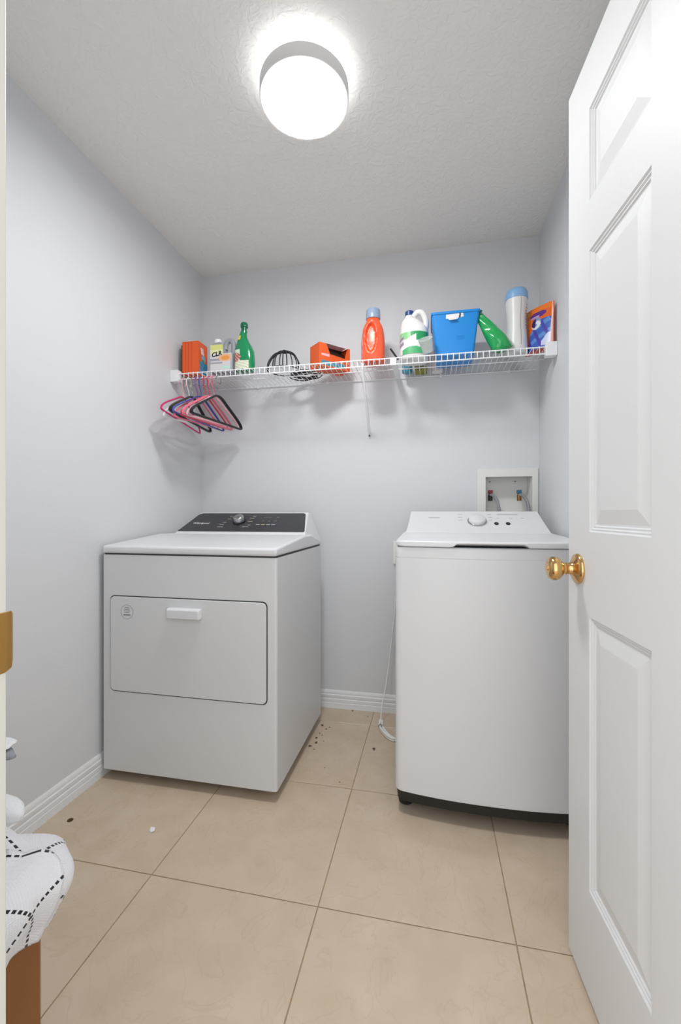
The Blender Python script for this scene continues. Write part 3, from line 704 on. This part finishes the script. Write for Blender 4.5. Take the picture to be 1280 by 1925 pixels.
MB().lathe([(0, 0.215), (0.034, 0.215), (0.0345, 0.222), (0.033, 0.258), (0.030, 0.262), (0, 0.262)], 36).build('cap', 'cap_bluegrey', t, angle=40)
def rlab(u, v):
    if (u*2.2+v*3.1) % 1 > 0.62: return 'd9a0a0'
    return 'c06a86' if (u*3+v*5) % 1 > 0.5 else 'e58a70'
def rfn(u, v):
    th = math.radians(176+u*48); c_, s_ = math.cos(th), math.sin(th); p = 2/2.6; z = 0.02+v*0.125; w_, d_ = pw(z)
    return ((w_/2+.0006)*math.copysign(abs(c_)**p, c_), (d_/2+.0006)*math.copysign(abs(s_)**p, s_), z)
patch('printed_label', rfn, rlab, t, 14, 26)

# 7 black marker leaning
mk = MB().tube([(-0.150, 2.02, DZ+0.006), (-0.186, 2.005, DZ+0.055)], 0.0045, 10).build('black_marker', 'cable_black', None)
tag(mk, 'thin black stick leaning between red bottle and bleach jug', 'stick')

# 8 bleach jug
t = empty('bleach_jug', (-0.078, 2.055, DZ), 'white bleach jug with navy cap and green label', 'jug')
bprof = [(0, 0.118, 0.105), (0.005, 0.130, 0.118), (0.05, 0.134, 0.122), (0.135, 0.134, 0.122), (0.150, 0.128, 0.118), (0.170, 0.110, 0.104), (0.190, 0.084, 0.082), (0.203, 0.058, 0.058), (0.210, 0.042, 0.042), (0.222, 0.036, 0.036)]
rings = []
for z, w_, d_ in bprof:
    k_ = min(1, max(0, (z-0.15)/0.06)); rings.append(ell(-0.022*k_, z, w_, d_, 36, 2.3))
MB().loft(rings).build('bottle', 'bleach_white', t, angle=70)
MB().tube(smoothpath([(-0.004, -0.02, 0.204), (0.014, -0.024, 0.222), (0.036, -0.024, 0.220), (0.050, -0.022, 0.198), (0.056, -0.018, 0.168), (0.052, -0.012, 0.145)]), [0.013]*7+[0.0135]*24, 12).build('handle', 'bleach_white', t)
MB().lathe([(0, 0.219), (0.0205, 0.219), (0.0205, 0.238), (0.0175, 0.2415), (0, 0.2415)], 28, (-0.022, 0, 0)).build('cap', 'cap_navy', t, angle=40)
def blab(u, v):
    a_ = v-0.30-0.95*(u-0.12)                       # diagonal white chevron across green
    if v > 0.93: return 'e9efe6'
    if u < 0.30 and abs(v-0.50-0.3*(u)) < 0.22:     # purple-grey diamond emblem at the left
        return '8b7f98' if abs(abs(v-0.50-0.3*u)-0.12) < 0.06 else 'cfc6d6'
    if v > 0.62 and a_ > 0.05: return '8ccf8a' if u < 0.5 else '2d9a5a'
    if u > 0.62 and v > 0.55: return '2f9c60'
    if v < 0.30 and 0.25 < u < 0.78 and v < 0.34-abs(u-0.55)*0.5: return '4fb074'
    return 'ecebea'
def bfn(u, v):
    th = math.radians(185+u*150); c_, s_ = math.cos(th), math.sin(th); p = 2/2.3
    return (0.0678*math.copysign(abs(c_)**p, c_), 0.0618*math.copysign(abs(s_)**p, s_), 0.022+v*0.110)
patch('printed_label', bfn, blab, t, 60, 40)
# clear measuring cup leaning on the jug
t = empty('measuring_cup', (-0.012, 1.985, DZ), 'small translucent plastic cup in front of the bleach jug', 'cup')
MB().lathe([(0, 0.0), (0.022, 0.0), (0.0235, 0.002), (0.031, 0.058), (0.0325, 0.058), (0.0325, 0.060), (0.0295, 0.060), (0.0225, 0.004), (0, 0.004)], 32).build('cup', 'cup_clear', t, angle=50)
for ch in t.children: ch.matrix_parent_inverse = Matrix.Identity(4); ch.rotation_euler = (math.radians(38), 0, math.radians(-18)); ch.location = (-0.002, -0.006, 0.0165)

# small things seen through the deck behind the jug
jar = tag(MB().lathe([(0, 0), (0.024, 0), (0.026, 0.003), (0.026, 0.05), (0.022, 0.056), (0, 0.056)], 24, (-0.118, 2.205, DZ)).build('jar', 'teal', None), 'small round teal jar behind the bleach jug', 'jar')
sp_ = tag(MB().box(-0.082, -0.020, 2.165, 2.245, DZ, DZ+0.02).build('sponge', 'olive', None, bevel=0.004, seg=2), 'olive green sponge behind the bleach jug, seen from below', 'sponge')

# 9 orange-capped can behind the bin
t = empty('aerosol_can', (0.0305, 2.223, DZ), 'spray can with orange cap poking up behind the blue bin', 'can')
MB().lathe([(0, 0), (0.026, 0), (0.0275, 0.003), (0.0275, 0.210), (0.024, 0.225), (0.022, 0.228), (0, 0.228)], 28).build('can', 'paper_white', t, angle=40)
MB().lathe([(0, 0.226), (0.0255, 0.226), (0.0265, 0.230), (0.0262, 0.285), (0.0235, 0.291), (0, 0.292)], 28).build('cap', 'cap_orange', t, angle=40)

# 10 blue bin
t = empty('plastic_bin', (0.106, 2.078, DZ), 'tapered bright blue plastic bin with torn white label', 'bin')
def bq(z, o, r=0.012): 
    k_ = z/0.190; w_ = 0.164+0.045*k_; d_ = 0.165+0.04*k_; return rrect(0, 0, w_-2*o, d_-2*o, r, z, 4)
MB().loft([bq(0, 0), bq(0.180, 0), bq(0.180, -0.003), bq(0.190, -0.003), bq(0.190, 0.003), bq(0.006, 0.003)]).build('bin', 'bin_blue', t, angle=30)
fy = lambda z: -(0.165+0.04*z/0.190)/2
def tear(u, v):
    if v < 0.25+0.35*abs(u-0.45): return None
    if abs(u-0.78-0.1*(v-0.5)) < 0.05: return '3b4656'
    return 'eceaea'
patch('torn_label', quadfn((-0.042, fy(0.15)-0.0008, 0.148), (0.038, fy(0.15)-0.0008, 0.150), (0.034, fy(0.178)-0.0008, 0.179), (-0.040, fy(0.178)-0.0008, 0.176)), tear, t, 30, 16)
MB().add([(-0.034, fy(0.160)-0.001, 0.160), (0.012, fy(0.155)-0.001, 0.157), (0.006, fy(0.15)-0.014, 0.148), (-0.026, fy(0.15)-0.012, 0.147)], [(0,1,2,3)]).build('peeling_corner', 'paper_white', t)
for z_ in (0.068, 0.074, 0.080): MB().box(0.006, 0.040, fy(z_)-0.0012, fy(z_)-0.0002, z_, z_+0.0016).build('moulded_line', 'bin_blue', t, smooth=False)

# 11 green bag leaning against the bin
t = empty('green_pouch', (0.296, 1.996, DZ), 'shiny green plastic pouch slumped against the blue bin', 'pouch')
rings = []
rr2 = random.Random(5)
for i in range(17):
    s_ = i/16; cx_ = 0.018-0.104*s_**1.05; z_ = 0.004+0.170*s_; wd = (0.040+0.004*math.sin(s_*3.0))*(1-0.62*s_**1.3); th_ = (0.030*math.sin(min(1, s_*1.3+0.25)*math.pi*0.75)+0.003)*(1-0.7*s_**2)
    ring = []
    for j in range(24):
        a_ = 2*math.pi*j/24; x = wd*math.copysign(abs(math.cos(a_))**0.9, math.cos(a_)); y = (th_+0.003*math.sin(5*a_+i*0.9))*math.sin(a_)*1.3
        ring.append((cx_+x*0.92, y+0.01*s_, max(0.0006, z_+x*0.46)))
    rings.append(ring)
MB().loft(rings).build('bag', 'bag_green', t, angle=80)
MB().loft([[(-0.098, -0.006, 0.164), (-0.072, -0.004, 0.190), (-0.072, 0.022, 0.190), (-0.098, 0.020, 0.164)], [(-0.104, 0.004, 0.172), (-0.080, 0.006, 0.196), (-0.080, 0.016, 0.196), (-0.104, 0.014, 0.172)]]).build('crimped_top', 'green_cap', t)

# 12 white canister with light blue lid
t = empty('booster_canister', (0.377, 2.052, DZ), 'tall white canister with light blue domed lid', 'canister')
cp = [(0, 0.084, 0.084), (0.004, 0.092, 0.092), (0.04, 0.093, 0.093), (0.09, 0.086, 0.086), (0.13, 0.082, 0.082), (0.17, 0.083, 0.083), (0.20, 0.088, 0.088), (0.23, 0.093, 0.093), (0.248, 0.093, 0.093)]
MB().loft([ell(0, z, w_, d_, 36, 2.0) for z, w_, d_ in cp]).build('canister', 'canister_white', t, angle=60)
MB().loft([ell(0, z, w_, w_, 36, 2.0) for z, w_ in ((0.244, 0.097), (0.262, 0.097), (0.275, 0.094), (0.286, 0.084), (0.291, 0.066), (0.293, 0.03))]).build('lid', 'lid_lightblue', t, angle=60)
def cfn(u, v):
    z = 0.03+v*0.212
    for i in range(len(cp)-1):
        if cp[i][0] <= z <= cp[i+1][0]:
            k_ = (z-cp[i][0])/(cp[i+1][0]-cp[i][0]); w_ = cp[i][1]*(1-k_)+cp[i+1][1]*k_
    th = math.radians(283+u*2.6); return ((w_/2+.0005)*math.cos(th), (w_/2+.0005)*math.sin(th), z)
patch('label_seam', cfn, lambda u, v: '8f887c', t, 2, 24)
def cfn2(u, v):
    z = 0.10+v*0.115; w_ = 0.0825 if z < 0.17 else 0.0825+(z-0.17)*0.14
    th = math.radians(318+u*38); return ((w_/2+.0009)*math.cos(th), (w_/2+.0009)*math.sin(th), z)
patch('printed_text', cfn2, lambda u, v: ('a8a8ae' if (v*9) % 1 > 0.45 and (u*13+int(v*9)*3.7) % 3 > 0.8 else None), t, 16, 40)

# 13 orange and blue pouch by the right wall
pa = Vector((0.506, 1.952, 0)); pb = Vector((0.424, 2.088, 0)); pd = (pb-pa).normalized()
t = empty('detergent_pouch', (0.465, 2.02, DZ), 'orange and blue detergent pouch at the right end of the shelf', 'pouch')
ctr = Vector((0.465, 2.02, 0)); pnl = Vector((-pd.y, pd.x, 0)); pnl = pnl if pnl.x < 0 else -pnl      # outward normal, to the left-front
PW = (pb-pa).length; PH = 0.203
def pouch_pt(u, v, side):
    # u 0..1 from the back-left edge to the right-front edge, v up
    e_ = math.sin(math.pi*min(1, max(0, u)))**0.6; top = max(0, 1-v)
    th_ = 0.004+0.050*e_*(top**0.75)*(1 if v > 0.03 else 0.93)
    hgt = PH*(1.0-0.075*u-0.05*abs(u-0.55)**3*8*0.6)
    p = (pb-ctr)*(1-u)+(pa-ctr)*u
    off = th_*0.5 if side > 0 else -th_*0.5
    q_ = p+pnl*(off-0.002*v)+Vector((0, 0, hgt*v+0.0005))
    return tuple(q_)
nu, nv = 24, 24; pm = MB()
for sd in (1, -1):
    vs_ = [pouch_pt(i/nu, j/nv, sd) for j in range(nv+1) for i in range(nu+1)]
    pm.add(vs_, [(j*(nu+1)+i, j*(nu+1)+i+1, (j+1)*(nu+1)+i+1, (j+1)*(nu+1)+i) for j in range(nv) for i in range(nu)])
for j in range(nv):
    for u in (0, 1):
        pm.add([pouch_pt(u, j/nv, 1), pouch_pt(u, (j+1)/nv, 1), pouch_pt(u, (j+1)/nv, -1), pouch_pt(u, j/nv, -1)], [(0,1,2,3)])
for i in range(nu):
    for v in (0, 1):
        pm.add([pouch_pt(i/nu, v, 1), pouch_pt((i+1)/nu, v, 1), pouch_pt((i+1)/nu, v, -1), pouch_pt(i/nu, v, -1)], [(0,1,2,3)])
pm.build('pouch', 'pouch_red', t, angle=60)
def part_(u, v):
    if u > 0.955: return 'e9b0a0'
    dx, dy = (u-0.50)/0.30, (v-0.80)/0.075
    if dx*dx+dy*dy < 1: return '5a2f86' if dy > -0.2 or dx > 0.2 else 'b79ccf'
    c_ = math.hypot((u-0.48)*0.75, v-0.60)
    if c_ < 0.13: 
        a_ = math.atan2(v-0.60, (u-0.48)*0.75)
        return 'e4e6ee' if math.sin(a_*1+c_*26) > 0.25 else ('2d2a6e' if u < 0.45 else '7f9fcf')
    if v < 0.30 and u > 0.70 and v > 0.04 and v < (u-0.55)*0.9: return 'cfd4ee'
    if v < 0.72 and u > 0.25+max(0, v-0.38)*1.0 and v < 0.66:
        return ('4a3fa8' if math.sin(u*19+v*13) > 0.55 else ('3a62b8' if math.sin(u*7-v*23) > -0.3 else '5d8fd0'))
    if u < 0.16: return 'e07a20' if math.sin(v*40) > 0 else ('c9a01f' if v > 0.4 else '6b2a2a')
    if v < 0.12: return '24275e'
    return 'ee7a22' if v > 0.86 or u < 0.3 else 'e8661c'
patch('printed_front', lambda u, v: tuple(Vector(pouch_pt(u, v, 1))+pnl*0.0006), part_, t, 48, 60)

# ================================================================== HANGERS on the shelf lip
def hanger(x, m_body, m_hook, label, yaw, tilt, half=0.205, drop=0.118, r=0.0045, flat=None, notch=False, hookr=0.0022):
    top = SZ-0.0335+0.003                      # top of the lip rod
    t = empty('clothes_hanger', (x, SYF-0.003, top), label, 'hanger', 'hangers on the shelf lip', rz=yaw)
    hk = [(0, 0.021*math.cos(math.radians(a_)), 0.021*math.sin(math.radians(a_))-0.021+hookr*0.9) for a_ in range(-60, 181, 15)]
    hk = [(0, p[1], p[2]) for p in hk]
    neck = -0.100
    hk += [(0, -0.020, -0.035), (0, -0.012, -0.055), (0, -0.002, -0.072), (0, 0, neck)]
    MB().tube(smoothpath(hk, 3), hookr, 8).build('hook', m_hook, t)
    P = [(0, 0, neck), (0, 0.03, neck-0.006), (0, 0.07, neck-0.028), (0, half*0.75, neck-0.074), (0, half-0.012, neck-drop+0.018), (0, half, neck-drop+0.002), (0, half-0.012, neck-drop-0.008)]
    full = P + [(0, half*0.4, neck-drop-0.0085), (0, 0, neck-drop-0.0085), (0, -half*0.4, neck-drop-0.0085)] + [(0, -p[1], p[2]) for p in reversed(P[1:])]
    pts = []
    Pl = [Vector(p) for p in full]; N = len(Pl)
    for i in range(N):
        p0, p1, p2, p3 = Pl[i-1], Pl[i], Pl[(i+1) % N], Pl[(i+2) % N]
        for k_ in range(5):
            s_ = k_/5; pts.append(0.5*((2*p1)+(p2-p0)*s_+(2*p0-5*p1+4*p2-p3)*s_*s_+(3*p1-p0-3*p2+p3)*s_**3))
    MB().tube(pts, r, 8, closed=True, flat=flat).build('body', m_body, t)
    t.rotation_euler = (tilt, 0, yaw)
    return t
D = math.radians
hanger(-1.222, 'hanger_hot', 'hanger_palepink', 'hot pink hanger nearest the left wall', D(6), D(-5))
hanger(-1.196, 'hanger_white', 'hanger_white', 'plain white hanger beside the hot pink one', D(-2), D(2), r=0.004)
hanger(-1.172, 'hanger_black', 'hook_steel', 'black velvet hanger in the middle of the bunch', D(4), D(-3), r=0.0095, flat=0.5)
hanger(-1.150, 'hanger_pink', 'hanger_purple', 'pink hanger with purple hook', D(0), D(3))
hanger(-1.126, 'hanger_blue', 'hanger_blue', 'dark blue hanger with blue hook', D(-5), D(-2), r=0.0065, flat=0.6)
hanger(-1.104, 'hanger_red', 'hanger_red', 'red hanger with red hook', D(-3), D(2))
hanger(-1.082, 'hanger_pink', 'hanger_hot', 'pink hanger just behind the front black one', D(-5), D(0), r=0.006)
hanger(-1.060, 'hanger_palepink', 'hanger_pink', 'pale pink hanger with pink hook', D(-7), D(2), r=0.0045)
hanger(-1.034, 'hanger_black', 'hook_steel', 'black velvet hanger in front of the bunch, with thin steel hook', D(-7), D(0), r=0.0095, flat=0.6)

# ================================================================== BOX, BLANKET, TOWEL by the door jamb
bx0, bx1, by0, by1, bh = -0.985, -0.634, 0.345, 0.597, 0.44
cbx = empty('cardboard_box', ((bx0+bx1)/2, (by0+by1)/2, 0), 'brown cardboard box under the checked blanket at the lower left', 'box')
hx, hy = (bx1-bx0)/2, (by1-by0)/2
MB().loft([rrect(0, 0, 2*hx, 2*hy, 0.004, 0, 2), rrect(0, 0, 2*hx, 2*hy, 0.004, bh, 2), rrect(0, 0, 2*hx-0.008, 2*hy-0.008, 0.004, bh, 2), rrect(0, 0, 2*hx-0.008, 2*hy-0.008, 0.004, 0.01, 2)]).build('carton', 'cardboard', cbx, angle=30)
bcx, bcy = -0.81, 0.485
hexx, hexy = 0.184, 0.122
def blanket_pt(ph, s_, lift=0.0, drop=0.0):
    c_, n_ = math.cos(ph), math.sin(ph)
    p = 4.0; Rb = 1/((abs(c_)/hexx)**p+(abs(n_)/hexy)**p)**(1/p)
    corner = max(0, c_)*max(0, n_)*2                        # towards the far right corner: cloth bulges out
    hem = 0.398+0.008*math.sin(3*ph+1)+0.008*math.sin(11*ph)-0.085*math.exp(-((ph-1.20)/0.22)**2)-drop
    ztop = 0.498+0.012*math.cos(ph)
    if s_ < 0.5:
        k_ = s_/0.5; r = Rb*k_; z = ztop+0.03*(1-k_*k_)+(0.012*math.sin(3*ph+k_*5)+0.006*math.sin(8*ph-k_*6))*k_-0.020*k_**6+lift*k_*0.8
    else:
        k_ = (s_-0.5)/0.5; bul = math.sin(min(1, k_*1.2)*math.pi*0.66)
        fold = math.sin(15*ph+2.2*k_); fold = math.copysign(abs(fold)**0.7, fold)
        r = Rb+(0.006+0.030*bul+0.034*corner*bul)+0.011*fold*k_*(1-0.35*k_)+lift
        z = (ztop-0.020)*(1-k_)+hem*k_+0.018*math.sin(k_*math.pi)+lift*(1-k_)
        r -= 0.026*(k_**3)
    return (bcx+r*c_, bcy+r*n_, z)
def cloth(name, a0, a1, NU, NV, s0, s1, lift, drop, parent, edge=None, spin=0.35):
    vs_ = []; uvs = []; full = abs(a1-a0-2*math.pi) < 1e-6; n_ = NU if full else NU+1
    for j in range(NV+1):
        for i in range(n_):
            s_ = max(0.001, s0+(s1-s0)*j/NV); ph = a0+(a1-a0)*i/NU
            if edge: ph += edge(i/NU, j/NV)
            vs_.append(tuple(Vector(blanket_pt(ph, s_, lift, drop))-Vector((bcx, bcy, 0.35))))
            rad = (0.20*s_/0.5 if s_ < 0.5 else 0.20+0.17*(s_-0.5)/0.5); ph += spin
            uvs.append((rad*math.cos(ph)+0.012*math.sin(ph*3)*s_+0.020, rad*math.sin(ph)+0.012*math.cos(2*ph)*s_+0.012))
    fs_ = [(j*n_+i, j*n_+(i+1) % n_, (j+1)*n_+(i+1) % n_, (j+1)*n_+i) for j in range(NV) for i in range(NU)]
    me = bpy.data.meshes.new(name); me.from_pydata(vs_, [], fs_); ul = me.uv_layers.new(name='UVMap')
    for p in me.polygons:
        p.use_smooth = True
        for li in p.loop_indices: ul.data[li].uv = uvs[me.loops[li].vertex_index]
    me.materials.append(M['blanket'])
    o = link(bpy.data.objects.new(name, me), parent)
    so = o.modifiers.new('thickness', 'SOLIDIFY'); so.thickness = 0.006; so.offset = -1
    return o
bl = empty('checked_blanket', (bcx, bcy, 0.35), 'white blanket with dashed black check draped over the cardboard box', 'blanket')
cloth('cover', 0, 2*math.pi, 160, 70, 0, 1, 0, 0, bl)
cloth('folded_flap', math.radians(-50), math.radians(26), 60, 50, 0.30, 0.99, 0.015, 0.010, bl, edge=lambda u, v: -0.20*u*v*v+0.04*u*math.sin(v*7), spin=0.95)
# towel bunched on top of the blanket, mostly behind the jamb
tw = empty('folded_towel', (-0.74, 0.555, 0.53), 'white towel bunched up on top of the checked blanket', 'towel')
def lump(cx_, cy_, cz_, rx, ry, rz_, seed, name, m_):
    q = MB(); rings = []
    for i in range(13):
        a_ = math.pi*i/12; ring = []
        for j in range(24):
            b_ = 2*math.pi*j/24; w_ = 1+0.10*math.sin(3*b_+seed)+0.06*math.sin(5*b_+2*a_)
            ring.append((cx_+rx*math.sin(a_)*math.cos(b_)*w_+1e-5*math.cos(b_), cy_+ry*math.sin(a_)*math.sin(b_)*w_+1e-5*math.sin(b_), cz_-rz_*math.cos(a_)))
        rings.append(ring)
    q.loft(rings).build(name, m_, tw, angle=80)
lump(-0.03, 0.0, 0.075, 0.055, 0.045, 0.085, 3, 'bundle', 'towel')
lump(0.018, 0.015, 0.036, 0.075, 0.030, 0.024, 1, 'fold', 'towel')
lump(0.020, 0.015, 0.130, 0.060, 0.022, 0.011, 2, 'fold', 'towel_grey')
lump(0.018, 0.015, 0.143, 0.062, 0.022, 0.006, 5, 'hem', 'towel')

# ================================================================== BITS ON THE FLOOR
tag(MB().lathe([(0, 0), (0.0095, 0), (0.0098, 0.0008), (0.0092, 0.0016), (0, 0.0016)], 24, (-1.2095, 1.2485, 0)).build('coin', 'coin', None), 'small brown coin on the tiles near the left wall', 'coin')
q = MB().add([(-0.012,0,0.0005),(0.0,-0.008,0.0008),(0.011,-0.004,0.003),(0.006,0.008,0.006),(-0.004,0.012,0.004),(-0.009,0.006,0.007)], [(0,1,2,3,4,5)])
o = q.build('paper_scrap', 'paper_white', None, smooth=False); o.location = (-0.9035, 1.2618, 0); tag(o, 'tiny white paper scrap on the floor before the dryer', 'paper scrap')
so = o.modifiers.new('thickness', 'SOLIDIFY'); so.thickness = 0.0008; so.offset = 1
rl = random.Random(11)
def lint(x, y, s_):
    q = MB(); rings = []; sd = rl.uniform(0, 6); s_ *= 0.72
    for i in range(6):
        a_ = math.pi*i/5
        rings.append([(s_*(math.sin(a_)*math.cos(b_)*(1+0.35*math.sin(3*b_+sd)+0.2*math.sin(5*b_))+1e-4*math.cos(b_)), s_*1.3*(math.sin(a_)*math.sin(b_)*(1+0.3*math.cos(2*b_+sd))+1e-4*math.sin(b_)), s_*0.3*(1-math.cos(a_))) for b_ in [2*math.pi*j/14 for j in range(14)]])
    o = q.loft(rings).build('lint_clump', 'lint', None, angle=80); o.location = (x, y, 0); o.rotation_euler = (0, 0, rl.uniform(0, 6))
    return o
tag(lint(-0.249, 1.900, 0.009), 'dark lint clump alone on the tiles left of the washer', 'lint')
tag(lint(-0.408, 2.244, 0.007), 'dark lint speck against the back baseboard', 'lint')
for x, y, s_ in ((-0.527, 2.06, .008), (-0.50, 2.03, .005), (-0.487, 2.05, .004), (-0.525, 1.94, .007), (-0.505, 1.97, .004), (-0.515, 1.90, .008), (-0.535, 1.865, .009), (-0.52, 1.985, .004), (-0.485, 1.92, .003), (-0.51, 1.845, .004), (-0.32, 2.20, .004), (-0.43, 1.72, .003), (-0.35, 1.64, .003)):
    tag(lint(x, y, s_), 'tiny bit of dark lint strewn on the tiles between dryer and washer', 'lint', 'lint bits beside the dryer')
